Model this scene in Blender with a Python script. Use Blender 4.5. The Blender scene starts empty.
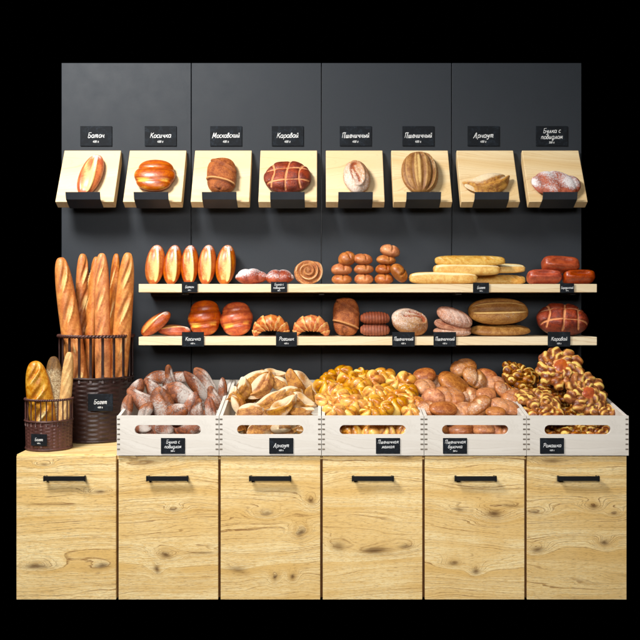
import bpy, math, random
import numpy as np
from mathutils import Vector, Matrix

random.seed(5)
rng = np.random.default_rng(11)
S = bpy.context.scene
COL = S.collection
PI = math.pi
# ------------------------------------------------------------------ camera constants
F = 868.0            # focal length in photo pixels
PX0, PY0 = 321.5, 305.0
EYE = 1.157          # camera height; wall plane is y = 0, camera at y = -4
def at(px, py, d):
    return Vector(((px-PX0)*d/F, d-4.0, EYE+(PY0-py)*d/F))

# ------------------------------------------------------------------ object helpers
def link(o, parent=None):
    COL.objects.link(o)
    if parent: o.parent = parent
    return o
def tag(o, label=None, cat=None, group=None, kind=None):
    if label: o['label'] = label
    if cat: o['category'] = cat
    if group: o['group'] = group
    if kind: o['kind'] = kind
    return o
def empty(name, loc):
    o = bpy.data.objects.new(name, None); o.location = loc; o.empty_display_size = .05
    return link(o)
def mesh_obj(name, verts, faces, mats, parent=None, loc=(0,0,0), smooth=False, fmat=None):
    me = bpy.data.meshes.new(name)
    me.from_pydata([tuple(v) for v in verts], [], faces)
    if not isinstance(mats, (list, tuple)): mats = [mats]
    for m in mats: me.materials.append(m)
    if fmat: me.polygons.foreach_set('material_index', fmat)
    if smooth: me.polygons.foreach_set('use_smooth', [True]*len(me.polygons))
    me.update()
    o = bpy.data.objects.new(name, me); o.location = loc
    return link(o, parent)
def bevel(o, w=.002, seg=2):
    m = o.modifiers.new('bevel', 'BEVEL'); m.width = w; m.segments = seg; m.limit_method = 'ANGLE'
    return o
class MB:
    def __init__(s): s.v = []; s.f = []; s.m = []
    def box(s, x0, x1, y0, y1, z0, z1, m=0):
        b = len(s.v)
        s.v += [(x0,y0,z0),(x1,y0,z0),(x1,y1,z0),(x0,y1,z0),(x0,y0,z1),(x1,y0,z1),(x1,y1,z1),(x0,y1,z1)]
        for q in ((0,3,2,1),(4,5,6,7),(0,1,5,4),(1,2,6,5),(2,3,7,6),(3,0,4,7)):
            s.f.append(tuple(b+i for i in q)); s.m.append(m)
    def prism(s, poly, x0, x1, m=0):       # poly of (y,z), extruded along x
        b = len(s.v); n = len(poly)
        s.v += [(x0,y,z) for y, z in poly] + [(x1,y,z) for y, z in poly]
        s.f.append(tuple(b+i for i in range(n))); s.f.append(tuple(b+n+i for i in reversed(range(n)))); s.m += [m, m]
        for i in range(n):
            j = (i+1) % n
            s.f.append((b+i, b+n+i, b+n+j, b+j)); s.m.append(m)
    def tube(s, pts, r, n=8, closed=False, m=0):
        b = len(s.v); N = len(pts); pts = [Vector(p) for p in pts]
        for i, p in enumerate(pts):
            if closed: t = pts[(i+1) % N]-pts[i-1]
            else: t = pts[min(i+1, N-1)]-pts[max(i-1, 0)]
            t.normalize()
            a = Vector((0,0,1)) if abs(t.z) < .9 else Vector((0,1,0))
            u = t.cross(a).normalized(); w = t.cross(u)
            for k in range(n):
                c = 2*PI*k/n
                s.v.append(tuple(p+u*r*math.cos(c)+w*r*math.sin(c)))
        for i in range(N if closed else N-1):
            for k in range(n):
                a0 = b+i*n+k; a1 = b+i*n+(k+1) % n; j = (i+1) % N
                s.f.append((a0, a1, b+j*n+(k+1) % n, b+j*n+k)); s.m.append(m)
        if not closed:
            s.f.append(tuple(b+k for k in range(n))); s.f.append(tuple(b+(N-1)*n+k for k in reversed(range(n)))); s.m += [m, m]
    def build(s, name, mats, parent=None, loc=(0,0,0), smooth=False):
        return mesh_obj(name, s.v, s.f, mats, parent, loc, smooth, s.m)

# ------------------------------------------------------------------ node helpers
def lin(r, g, b):
    f = lambda c: (c/255/12.92) if c <= 10 else ((c/255+.055)/1.055)**2.4
    return (f(r), f(g), f(b), 1)
class NT:
    def __init__(s, name, rough=.6, spec=.5):
        s.mat = bpy.data.materials.new(name); s.mat.use_nodes = True
        s.t = s.mat.node_tree; s.t.nodes.clear()
        s.out = s.n('ShaderNodeOutputMaterial'); s.b = s.n('ShaderNodeBsdfPrincipled')
        s.l(s.b.outputs[0], s.out.inputs[0])
        s.b.inputs['Roughness'].default_value = rough
        s.b.inputs['Specular IOR Level'].default_value = spec
    def n(s, k): return s.t.nodes.new(k)
    def l(s, a, b): s.t.links.new(a, b)
    def set(s, inp, v):
        if hasattr(v, 'is_output') or isinstance(v, bpy.types.NodeSocket): s.l(v, inp)
        else: inp.default_value = v
    def math(s, op, a, b=0., c=None, clamp=False):
        m = s.n('ShaderNodeMath'); m.operation = op; m.use_clamp = clamp
        s.set(m.inputs[0], a); s.set(m.inputs[1], b)
        if c is not None: s.set(m.inputs[2], c)
        return m.outputs[0]
    def coord(s, scale=(1,1,1), loc=(0,0,0), kind='Object'):
        t = s.n('ShaderNodeTexCoord'); m = s.n('ShaderNodeMapping')
        m.inputs['Scale'].default_value = scale; m.inputs['Location'].default_value = loc
        s.l(t.outputs[kind], m.inputs[0]); return m.outputs[0]
    def rcoord(s, scale=(1,1,1)):          # object coordinates shifted per object so copies differ
        t = s.n('ShaderNodeTexCoord'); i = s.n('ShaderNodeObjectInfo')
        v = s.n('ShaderNodeVectorMath'); v.operation = 'ADD'
        q = s.math('MULTIPLY', i.outputs['Random'], 37.)
        c = s.n('ShaderNodeCombineXYZ'); [s.l(q, c.inputs[k]) for k in range(3)]
        s.l(t.outputs['Object'], v.inputs[0]); s.l(c.outputs[0], v.inputs[1])
        m = s.n('ShaderNodeMapping'); m.inputs['Scale'].default_value = scale
        s.l(v.outputs[0], m.inputs[0]); return m.outputs[0]
    def noise(s, vec, scale, detail=3, rough=.55, dist=0., dim='3D'):
        x = s.n('ShaderNodeTexNoise'); x.noise_dimensions = dim
        if dim == '1D': s.set(x.inputs['W'], vec)
        else: s.l(vec, x.inputs['Vector'])
        x.inputs['Scale'].default_value = scale; x.inputs['Detail'].default_value = detail
        x.inputs['Roughness'].default_value = rough; x.inputs['Distortion'].default_value = dist
        return x.outputs['Fac']
    def ramp(s, fac, stops):
        r = s.n('ShaderNodeValToRGB'); e = r.color_ramp.elements
        while len(e) < len(stops): e.new(.5)
        for k, (p, c) in enumerate(stops):
            e[k].position = p; e[k].color = c if hasattr(c, '__len__') else (c, c, c, 1)
        s.set(r.inputs[0], fac); return r.outputs[0]
    def step(s, v, a, b): 
        m = s.n('ShaderNodeMapRange'); m.interpolation_type = 'SMOOTHSTEP'
        s.set(m.inputs[0], v); m.inputs[1].default_value = a; m.inputs[2].default_value = b
        return m.outputs[0]
    def mix(s, f, a, b, mode='MIX'):
        m = s.n('ShaderNodeMix'); m.data_type = 'RGBA'; m.blend_type = mode
        s.set(m.inputs[0], f); s.set(m.inputs[6], a); s.set(m.inputs[7], b)
        return m.outputs[2]
    def bump(s, h, dist, strength=1., prev=None):
        b = s.n('ShaderNodeBump'); b.inputs['Distance'].default_value = dist
        b.inputs['Strength'].default_value = strength
        s.l(h, b.inputs['Height'])
        if prev is not None: s.l(prev, b.inputs['Normal'])
        return b.outputs[0]
    def done(s, col, normal=None, rough=None):
        s.set(s.b.inputs['Base Color'], col)
        if normal is not None: s.l(normal, s.b.inputs['Normal'])
        if rough is not None: s.set(s.b.inputs['Roughness'], rough)
        return s.mat

def wood(name, light, mid, dark, seed=0, knots=(), freq=26., wav=.55, rough=.5, contrast=1., fib=1., plane='XZ'):
    s = NT(name, rough, .4)
    tc = s.n('ShaderNodeTexCoord'); sep = s.n('ShaderNodeSeparateXYZ'); s.l(tc.outputs['Object'], sep.inputs[0])
    x = sep.outputs[0]; z = sep.outputs[2] if plane == 'XZ' else sep.outputs[1]
    c = s.n('ShaderNodeCombineXYZ'); s.set(c.inputs[0], x); s.set(c.inputs[1], z); s.set(c.inputs[2], s.math('ADD', sep.outputs[1] if plane == 'XZ' else sep.outputs[2], seed*3.7))
    P = c.outputs[0]
    def mp(sc):
        m = s.n('ShaderNodeMapping'); m.inputs['Scale'].default_value = sc; s.l(P, m.inputs[0]); return m.outputs[0]
    low = s.noise(mp((.8, 3.2, 1)), 1.5, 1.5, .45)
    med = s.noise(mp((4., 24., 1)), 1.2, 3, .55)
    ph = s.math('MULTIPLY_ADD', low, wav, s.math('MULTIPLY_ADD', med, .020, z))
    dk = None; halo = None
    for (kx, kz, rx, rz, amp) in knots:
        dx = s.math('MULTIPLY', s.math('SUBTRACT', x, kx), 1/rx)
        dz = s.math('MULTIPLY', s.math('SUBTRACT', z, kz), 1/rz)
        dx = s.math('ADD', dx, s.math('MULTIPLY', s.math('SUBTRACT', med, .5), 1.6))
        dz = s.math('ADD', dz, s.math('MULTIPLY', s.math('SUBTRACT', low, .5), 2.2))
        d2 = s.math('ADD', s.math('MULTIPLY', dx, dx), s.math('MULTIPLY', dz, dz))
        g = s.math('POWER', 2.718, s.math('MULTIPLY', d2, -.55))
        ph = s.math('MULTIPLY_ADD', g, .085*amp, ph)
        g2 = s.math('MULTIPLY', s.math('POWER', 2.718, s.math('MULTIPLY', d2, -5.)), min(1., .3+abs(amp)))
        g3 = s.math('MULTIPLY', s.math('POWER', 2.718, s.math('MULTIPLY', d2, -1.1)), .6*min(1., abs(amp)))
        dk = g2 if dk is None else s.math('MAXIMUM', dk, g2)
        halo = g3 if halo is None else s.math('MAXIMUM', halo, g3)
    rings = s.noise(ph, freq*8., 4, .62, dim='1D')
    band = s.noise(ph, freq*.7, 2, .5, dim='1D')
    fade = s.noise(mp((2.2, 6., 1)), 1.7, 2, .5)
    fine = s.noise(mp((9, 330., 1)), 1., 4, .65)
    pores = s.noise(mp((38, 700., 1)), 1., 2, .6)
    blot = s.noise(mp((3.4, 5., 1)), 1.3, 2, .5)
    lines = s.math('MULTIPLY', s.step(rings, .48, .34), s.math('MULTIPLY_ADD', s.step(fade, .34, .60), .75, .25))
    base = s.mix(s.step(band, .3, .72), mid, light)
    base = s.mix(s.math('MULTIPLY', s.step(blot, .42, .75), .38*contrast), base, light)
    base = s.mix(s.math('MULTIPLY', s.step(blot, .5, .25), .45*contrast), base, mid)
    base = s.mix(s.math('MULTIPLY', lines, .72*contrast), base, dark)
    base = s.mix(s.math('MULTIPLY', s.step(fine, .52, .36), .32*fib), base, mid)
    base = s.mix(s.math('MULTIPLY', s.step(pores, .46, .30), .30*fib), base, dark)
    mot = s.noise(mp((60, 160., 1)), 1., 3, .7)
    base = s.mix(s.math('MULTIPLY', s.step(mot, .50, .34), .28*fib), base, mid)
    if dk is not None:
        base = s.mix(s.math('MULTIPLY', halo, s.math('MULTIPLY_ADD', s.step(rings, .58, .36), .85, .25)), base, dark)
        deep = tuple(c*.45 for c in dark[:3])+(1,)
        base = s.mix(s.math('MULTIPLY', dk, .85), base, deep)
    h = s.math('ADD', s.math('MULTIPLY', fine, .5), s.math('MULTIPLY', rings, .5))
    return s.done(base, s.bump(h, .0006, .6), s.math('MULTIPLY_ADD', fine, .25, rough-.1))

# ------------------------------------------------------------------ plain materials
def plain(name, col, rough=.5, spec=.5, nscale=60, amt=.25, bumpd=.0004, metal=0.):
    s = NT(name, rough, spec); P = s.coord()
    n = s.noise(P, nscale, 4, .6); n2 = s.noise(P, nscale*.08, 3, .6)
    c2 = tuple(min(1, c*(1+amt)) for c in col[:3])+(1,)
    c1 = tuple(c*(1-amt) for c in col[:3])+(1,)
    s.b.inputs['Metallic'].default_value = metal
    f = s.math('MULTIPLY_ADD', n, .5, s.math('MULTIPLY', n2, .5))
    return s.done(s.mix(s.step(f, .3, .7), c1, c2), s.bump(n, bumpd, .5), s.math('MULTIPLY_ADD', n2, .2, rough-.1))
M = {}
M['panel'] = plain('charcoal_panel', lin(41, 46, 52), .62, .35, 140, .06, .0002)
M['black_metal'] = plain('black_metal', lin(44, 48, 54), .42, .5, 220, .12, .0001)
M['handle_metal'] = plain('handle_metal', lin(14, 14, 15), .5, .3, 220, .12, .0001)
M['gap'] = plain('dark_brown_edge', lin(112, 74, 36), .7, .3, 90, .3)
M['wicker'] = plain('brown_wicker', lin(82, 50, 44), .42, .5, 160, .4, .001)
M['wicker_dark'] = plain('dark_wicker', lin(52, 31, 27), .42, .5, 160, .4, .001)
M['tenon'] = plain('end_grain', lin(122, 112, 100), .8, .2, 300, .3)
M['chalk'] = plain('chalk_writing', lin(222, 224, 224), .9, .1, 500, .05)
def slate():
    s = NT('chalkboard', .7, .22); P = s.rcoord()
    n = s.noise(P, 26, 5, .75, 1.); n2 = s.noise(P, 180, 3, .7)
    f = s.math('MULTIPLY', s.step(n, .45, .75), s.step(n2, .3, .7))
    return s.done(s.mix(s.math('MULTIPLY', f, .55), lin(12, 17, 23), lin(58, 72, 86)), s.bump(n2, .0002, .5))
M['slate'] = slate()
OAK_L, OAK_M, OAK_D = lin(254, 232, 176), lin(230, 190, 116), lin(132, 84, 34)
M['board'] = wood('pale_oak_board', lin(236, 216, 176), lin(226, 196, 146), lin(188, 144, 88), 3, (), 18, .4, .5, .5, .5)
M['board_knot'] = wood('pale_oak_board_knot', lin(236, 214, 170), lin(224, 192, 138), lin(184, 136, 78), 5, ((-.03,.06,.025,.008,.5),(.05,.055,.03,.007,.35),(.0,.052,.02,.006,.3)), 18, .4, .5, .5, .5)
M['shelf'] = wood('pale_oak_shelf', lin(240, 224, 190), lin(232, 208, 164), lin(200, 160, 106), 8, (), 30, .25, .5, .6, .5)
M['top'] = wood('oak_top', OAK_L, OAK_M, OAK_D, 12, (), 24, .4, .45, .7, 1, 'XY')
M['crate'] = wood('whitewashed_wood', lin(226, 221, 212), lin(212, 205, 194), lin(178, 170, 158), 21, (), 22, .4, .7, .4, .5)

# ------------------------------------------------------------------ bread materials
def bread(name, crust, brown, crumb, rough=.42, flour=lin(240, 232, 222), coat=.0, bumpd=.0016, nscale=55, speck=None, speckamt=.5, tone=(.40,.60)):
    """mask attribute: R = opened score, G = flour, B = browner crust"""
    s = NT(name, rough, .45); P = s.rcoord()
    a = s.n('ShaderNodeAttribute'); a.attribute_name = 'mask'
    sp = s.n('ShaderNodeSeparateColor'); s.l(a.outputs['Color'], sp.inputs[0])
    R, G, B = sp.outputs[0], sp.outputs[1], sp.outputs[2]
    n1 = s.noise(P, nscale*.55, 4, .62, .6); n2 = s.noise(P, nscale*2.4, 5, .7); n3 = s.noise(P, nscale*6, 4, .72)
    base = s.mix(s.step(s.math('MULTIPLY_ADD', n2, .4, s.math('MULTIPLY', n1, .6)), tone[0], tone[1]), crust, brown)
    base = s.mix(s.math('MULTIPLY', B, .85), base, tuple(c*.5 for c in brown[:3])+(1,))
    base = s.mix(s.math('MULTIPLY', s.step(n3, .52, .40), .35), base, brown)
    if speck: base = s.mix(s.math('MULTIPLY', s.step(n3, .56, .70), speckamt), base, speck)
    oi = s.n('ShaderNodeObjectInfo'); hs = s.n('ShaderNodeHueSaturation')
    rv = s.math('FRACT', s.math('MULTIPLY', oi.outputs['Random'], 7.31))
    s.set(hs.inputs['Value'], s.math('MULTIPLY_ADD', rv, .32, .82)); s.set(hs.inputs['Hue'], s.math('MULTIPLY_ADD', oi.outputs['Random'], .008, .4985))
    s.set(hs.inputs['Saturation'], s.math('MULTIPLY_ADD', rv, -.14, 1.07)); s.l(base, hs.inputs['Color']); base = hs.outputs[0]
    r = s.step(s.math('ADD', R, s.math('MULTIPLY_ADD', n2, .5, -.25)), .3, .7)
    base = s.mix(r, base, s.mix(s.step(n3, .35, .65), crumb, tuple(min(1, c*.78) for c in crumb[:3])+(1,)))
    g = s.step(s.math('ADD', G, s.math('ADD', s.math('MULTIPLY_ADD', n2, 1.3, -.65), s.math('MULTIPLY_ADD', n3, .9, -.45))), .28, .85)
    base = s.mix(s.math('MULTIPLY', g, .88), base, flour)
    hh = s.math('ADD', s.math('MULTIPLY', n2, .75), s.math('MULTIPLY', n3, .25))
    rr = s.math('ADD', s.math('MULTIPLY_ADD', n2, .3, rough-.15), s.math('MULTIPLY', s.math('MAXIMUM', g, r), .4))
    if coat: s.b.inputs['Coat Weight'].default_value = coat; s.b.inputs['Coat Roughness'].default_value = .22
    return s.done(base, s.bump(hh, bumpd*1.6, .9), rr)
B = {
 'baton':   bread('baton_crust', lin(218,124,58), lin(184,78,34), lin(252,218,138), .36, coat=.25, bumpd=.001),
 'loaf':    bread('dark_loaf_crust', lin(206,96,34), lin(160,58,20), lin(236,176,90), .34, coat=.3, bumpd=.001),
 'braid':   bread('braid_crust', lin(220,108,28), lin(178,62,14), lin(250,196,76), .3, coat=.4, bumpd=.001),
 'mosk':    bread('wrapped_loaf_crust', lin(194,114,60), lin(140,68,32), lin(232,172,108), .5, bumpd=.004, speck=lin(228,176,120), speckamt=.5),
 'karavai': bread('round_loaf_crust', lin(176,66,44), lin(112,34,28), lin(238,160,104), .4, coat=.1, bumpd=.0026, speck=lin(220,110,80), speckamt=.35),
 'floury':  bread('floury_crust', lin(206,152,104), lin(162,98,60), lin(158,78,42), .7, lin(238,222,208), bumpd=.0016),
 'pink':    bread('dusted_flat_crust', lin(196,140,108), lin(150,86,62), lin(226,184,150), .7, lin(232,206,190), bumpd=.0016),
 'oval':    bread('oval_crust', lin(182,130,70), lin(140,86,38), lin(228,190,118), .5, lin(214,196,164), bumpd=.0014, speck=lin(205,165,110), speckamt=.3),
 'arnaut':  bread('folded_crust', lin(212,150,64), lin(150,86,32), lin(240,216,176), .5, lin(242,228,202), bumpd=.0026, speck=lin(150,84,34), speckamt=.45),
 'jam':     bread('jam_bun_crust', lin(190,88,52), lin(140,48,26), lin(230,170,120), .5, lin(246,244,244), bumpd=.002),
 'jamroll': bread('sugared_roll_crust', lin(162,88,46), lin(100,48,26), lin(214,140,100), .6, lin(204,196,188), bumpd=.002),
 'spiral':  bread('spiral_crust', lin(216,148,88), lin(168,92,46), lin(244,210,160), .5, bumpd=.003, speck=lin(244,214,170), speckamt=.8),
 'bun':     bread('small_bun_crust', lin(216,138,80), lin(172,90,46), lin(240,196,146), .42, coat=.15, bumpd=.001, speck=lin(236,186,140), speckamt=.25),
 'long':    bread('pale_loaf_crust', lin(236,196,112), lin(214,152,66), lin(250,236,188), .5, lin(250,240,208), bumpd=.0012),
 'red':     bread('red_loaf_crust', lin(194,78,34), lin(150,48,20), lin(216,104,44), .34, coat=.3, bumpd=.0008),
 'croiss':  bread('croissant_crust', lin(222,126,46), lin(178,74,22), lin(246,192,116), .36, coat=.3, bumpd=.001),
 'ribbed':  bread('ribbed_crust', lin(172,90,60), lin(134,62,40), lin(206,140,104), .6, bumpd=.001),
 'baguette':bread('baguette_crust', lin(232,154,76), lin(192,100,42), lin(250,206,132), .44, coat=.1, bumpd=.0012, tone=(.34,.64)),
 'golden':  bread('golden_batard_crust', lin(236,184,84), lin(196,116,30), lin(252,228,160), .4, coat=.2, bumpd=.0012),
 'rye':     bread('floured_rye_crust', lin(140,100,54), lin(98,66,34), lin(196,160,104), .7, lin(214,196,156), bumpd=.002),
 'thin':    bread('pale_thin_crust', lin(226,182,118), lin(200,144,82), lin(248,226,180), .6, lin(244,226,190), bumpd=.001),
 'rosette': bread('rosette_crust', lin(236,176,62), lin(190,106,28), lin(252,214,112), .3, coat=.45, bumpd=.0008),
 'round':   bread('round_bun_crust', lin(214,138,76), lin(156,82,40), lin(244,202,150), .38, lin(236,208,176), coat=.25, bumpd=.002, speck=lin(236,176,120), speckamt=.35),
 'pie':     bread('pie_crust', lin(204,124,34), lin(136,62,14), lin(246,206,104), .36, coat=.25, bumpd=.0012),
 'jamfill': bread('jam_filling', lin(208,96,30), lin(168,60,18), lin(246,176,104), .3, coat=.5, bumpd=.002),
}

# ------------------------------------------------------------------ bread shapes
def wob(P, k, seed, n=7):
    r = np.random.default_rng(seed); o = np.zeros(P.shape[:-1])
    for i in range(n):
        d = r.normal(size=3); d *= k*(.5+r.random())/np.linalg.norm(d)
        o += np.sin(P @ d + r.random()*6.28)
    return o/n**.5
def ss(x, a, b):
    t = np.clip((x-a)/(b-a), 0, 1); return t*t*(3-2*t)
def gridmesh(name, P, mask, mat, close_v=True):
    """P: (nu, nv, 3) rings from one pole to the other; first and last ring collapse to poles"""
    nu, nv = P.shape[:2]
    verts = P[1:-1].reshape(-1, 3).tolist(); mk = mask[1:-1].reshape(-1, 3).tolist()
    a = len(verts); verts.append(P[0].mean(0).tolist()); verts.append(P[-1].mean(0).tolist())
    mk.append(mask[1].mean(0).tolist()); mk.append(mask[-2].mean(0).tolist())
    f = []; R = nu-2
    for i in range(R-1):
        for k in range(nv):
            k2 = (k+1) % nv
            f.append((i*nv+k, i*nv+k2, (i+1)*nv+k2, (i+1)*nv+k))
    for k in range(nv):
        k2 = (k+1) % nv
        f.append((a, k2, k)); f.append((a+1, (R-1)*nv+k, (R-1)*nv+k2))
    return verts, f, mk
def finish(name, parts, mat):
    V = []; Fc = []; K = []
    for v, f, k in parts:
        b = len(V); V += v; K += k; Fc += [tuple(b+i for i in q) for q in f]
    me = bpy.data.meshes.new(name); me.from_pydata(V, [], Fc); me.materials.append(mat)
    me.polygons.foreach_set('use_smooth', [True]*len(me.polygons))
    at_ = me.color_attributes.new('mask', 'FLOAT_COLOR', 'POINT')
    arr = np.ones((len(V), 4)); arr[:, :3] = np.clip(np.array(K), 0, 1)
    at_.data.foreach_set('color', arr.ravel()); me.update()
    return me
def shape(L, W, H, fn=None, p=2., q=2., flat=.62, nu=56, nv=56, lump=.02, lk=30, seed=0, bend=0., mid=(0,0,0), taper=0.):
    """long axis x, up z.  fn(x^, th, P) -> (disp, R, G, B);  x^ in -1..1, th angle round the axis (pi/2 is top)"""
    u = np.linspace(0, PI, nu)[:, None]*np.ones((1, nv)); v = (np.arange(nv)*2*PI/nv)[None, :]*np.ones((nu, 1))
    cu, su = np.cos(u), np.sin(u)
    xh = np.sign(cu)*np.abs(cu)**(2/p); r = np.abs(su)**(2/p)
    cv, sv = np.cos(v), np.sin(v)
    yy = np.sign(cv)*np.abs(cv)**(2/q); zz = np.sign(sv)*np.abs(sv)**(2/q)
    r = r*(1+taper*xh)
    P = np.stack([L/2*xh, W/2*r*yy, H/2*r*np.where(zz < 0, zz*flat, zz)], -1)
    N = np.stack([P[..., 0]/(L/2)**2, P[..., 1]/(W/2)**2, P[..., 2]/(H/2)**2], -1)
    N /= np.linalg.norm(N, axis=-1, keepdims=True)+1e-9
    d = lump*W*wob(P, lk, seed)*.5; R = np.zeros_like(d); G = np.zeros_like(d); Bk = np.zeros_like(d)
    if fn:
        dd, R, G, Bk = fn(xh, v, P); d = d+dd
    z0 = np.zeros_like(d)
    Q = P+N*d[..., None]
    if bend: Q[..., 1] += bend*(Q[..., 0]/(L/2))**2*L
    Q += np.array(mid)
    return gridmesh('', Q, np.stack([R+z0, G+z0, Bk+z0], -1), None)
def xf(part, Mx, off=(0,0,0)):
    v, f, k = part; v = (np.array(v) @ np.array(Mx).T+np.array(off)).tolist(); return v, f, k
def rotz(a): c, s = math.cos(a), math.sin(a); return [[c,-s,0],[s,c,0],[0,0,1]]

G_ = lambda x, w: np.exp(-(x/w)**2)
def f_baton(W):
    def fn(x, th, P):
        t = th-PI/2+.30*x          # slash drifts across the top
        inside = ss(1-np.abs(x), .06, .25)
        groove = ss(.66-np.abs(t+.16), 0, .2)*inside
        lip = G_(t-.42, .17)*inside
        d = -.035*W*groove+.085*W*lip
        gold = groove*(.52+.16*wob(P, 90, 3))
        R = gold*.9+lip*1.1
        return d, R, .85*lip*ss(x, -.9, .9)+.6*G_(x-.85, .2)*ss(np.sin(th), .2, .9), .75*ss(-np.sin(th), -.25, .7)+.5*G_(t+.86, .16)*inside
    return fn
def baton(mat='baton', L=.19, W=.082, H=.07, seed=0):
    return finish('baton', [shape(L, W, H, f_baton(W), 2.1, 2, .7, 64, 72, .03, 26, seed)], B[mat])
def f_stripes(W, angs, wid=.10, deep=.05, edge=.14, R0=.9, dark=.3):
    def fn(x, th, P):
        inside = ss(1-np.abs(x), .03, .22); d = 0*x; R = 0*x; Bk = 0*x
        for a in angs:
            t = th-a
            g = G_(t, wid)*inside; d = d-deep*W*g; Bk = Bk+dark*g
            R = R+R0*G_(t-edge, wid*.6)*inside; d = d+.03*W*G_(t-edge, wid*.6)*inside
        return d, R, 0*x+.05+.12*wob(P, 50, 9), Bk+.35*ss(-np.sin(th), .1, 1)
    return fn
def kosichka(seed=0, L=.165, W=.16, H=.12):
    def fn(x, th, P):
        # lobes cross the loaf: stripes in x, skewed with y
        s = (P[..., 0]/L*2)*2.5+.38*np.sin(P[..., 1]/W*3.2+.6)+.1*wob(P, 20, seed)
        c = np.abs(np.cos(s*PI/2*1.0)); top = ss(np.sin(th), -.5, .3)
        d = .065*W*(c**.6-.75)*top
        R = (.85*ss(.62-c, -.05, .3)*ss(np.sin(th), .1, .6)+.62*ss(c, .8, 1)*top)*(.62+.35*wob(P, 60, 4)*.8)
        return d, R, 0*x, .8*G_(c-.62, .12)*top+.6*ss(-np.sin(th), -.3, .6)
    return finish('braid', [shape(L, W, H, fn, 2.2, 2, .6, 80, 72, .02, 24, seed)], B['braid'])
def mosk(seed=0, L=.185, W=.125, H=.10):
    def fn(x, th, P):
        y = P[..., 1]/(W/2); xx = P[..., 0]/(L/2)
        top = ss(np.sin(th), -.2, .4)
        s1 = xx+.52-.22*y; s2 = xx-.45-.45*y
        g = G_(s1, .05)*top; g2 = G_(s2, .05)*top
        lipp = G_(s1-.11, .07)*top*.9
        d = -.075*W*g-.05*W*g2+.05*W*lipp+.04*W*G_(s2-.12, .1)*top
        sw = G_(np.hypot(xx+.78, y-.12)-.18, .05)*top
        return d-.05*W*sw, .75*lipp+.35*G_(s2-.12, .07)*top, 0*x+.02, .9*g+.5*g2+.8*sw+.3*ss(-np.sin(th), .1, 1)
    return finish('wrapped_loaf', [shape(L, W, H, fn, 2.9, 2.3, .7, 80, 64, .035, 26, seed)], B['mosk'])
def karavai(seed=0, D=.215, W=.165, H=.13):
    def fn(x, th, P):
        xx = P[..., 0]/(D/2)+.06*wob(P, 22, 1); yy = P[..., 1]/(W/2)+.05*wob(P, 22, 2)
        top = ss(np.sin(th), .05, .45)
        g = 0*x
        for a in (-.55, .02, .55): g = np.maximum(g, G_(xx-a-.12*a*yy*yy*3-.06*yy, .058))
        for a in (-.42, .42): g = np.maximum(g, G_(yy-a, .060))
        g = g*top
        side = ss(-np.sin(th), -.35, .3)
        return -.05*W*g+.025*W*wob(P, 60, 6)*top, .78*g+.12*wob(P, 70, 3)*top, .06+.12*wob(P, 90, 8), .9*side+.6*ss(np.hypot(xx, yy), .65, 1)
    return finish('scored_round_loaf', [shape(D, W, H, fn, 2.2, 2.1, .8, 84, 96, .03, 30, seed)], B['karavai'])
def floury(seed=0, L=.16, W=.13, H=.10, k=1.):
    def fn(x, th, P):
        xx = P[..., 0]/(L/2); yy = P[..., 1]/(W/2); top = ss(np.sin(th), 0, .5)
        rr = np.hypot((xx-.05)/.62, (yy+.05)/.42); a = np.arctan2(yy, xx)
        leaf = ss(1-rr, -.1, .15)*top
        scar = np.maximum(G_(rr-1, .16)*ss(np.sin(a+.5), -.3, .5), G_(yy-.12*np.sin(xx*4), .1)*leaf)*top
        return -.03*W*leaf-.05*W*scar+.06*W*G_(rr-1.2, .12)*top+.02*W*wob(P, 70, 5), .95*scar*k+.25*leaf*wob(P, 60, 1), .30*top*(1-.8*scar)+.20*wob(P, 26, 2)+.27, .2*ss(-np.sin(th), .1, 1)
    return finish('dusted_loaf', [shape(L, W, H, fn, 2.1, 2, .7, 72, 72, .04, 22, seed)], B['floury'])
def oval(seed=0, L=.22, W=.165, H=.12, flatb=.6):
    fn0 = f_stripes(W, (.55, 1.12, 1.75, 2.35), .12, .055, .17, .55, .75)
    def fn(x, th, P):
        d, R, G, Bk = fn0(x, th, P)
        return d, R+.7*G_(th-PI/2+.06, .13)*ss(1-np.abs(x), .1, .4), G+.1, Bk
    return finish('striped_oval_loaf', [shape(L, W, H, fn, 2.15, 2, flatb, 72, 90, .015, 20, seed)], B['oval'])
def arnaut(seed=0, L=.2, W=.1, H=.055, bend=.12):
    r = np.random.default_rng(seed+50); o = r.random()*.3
    def fn(x, th, P):
        y = P[..., 1]/(W/2); xx = P[..., 0]/(L/2)
        s = y+.30*np.sin(xx*2.2+o*5)-.05
        fold = G_(s-.25, .10)*ss(np.sin(th), -.2, .3)
        d = -.08*W*fold+.08*W*G_(s-.0, .18)*ss(np.sin(th), -.1, .3)+.07*W*wob(P, 40, seed)+.03*W*wob(P, 90, seed+1)
        return d, .72*ss(s+.3*wob(P, 30, seed+5), .0, .5)+.25*fold+.32*wob(P, 46, seed+6)+.12+.6*ss(-np.sin(th), -.1, .4), .45*ss(np.abs(xx), .65, 1)+.3*ss(s, .5, .9)+.25*wob(P, 36, seed+3)+.16, .45*ss(wob(P, 30, seed+8), .2, 1.2)*ss(-s, -.3, .3)
    return finish('folded_bread', [shape(L, W, H, fn, 1.9, 2, .7, 72, 56, .05, 30, seed, bend=bend)], B['arnaut'])
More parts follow.
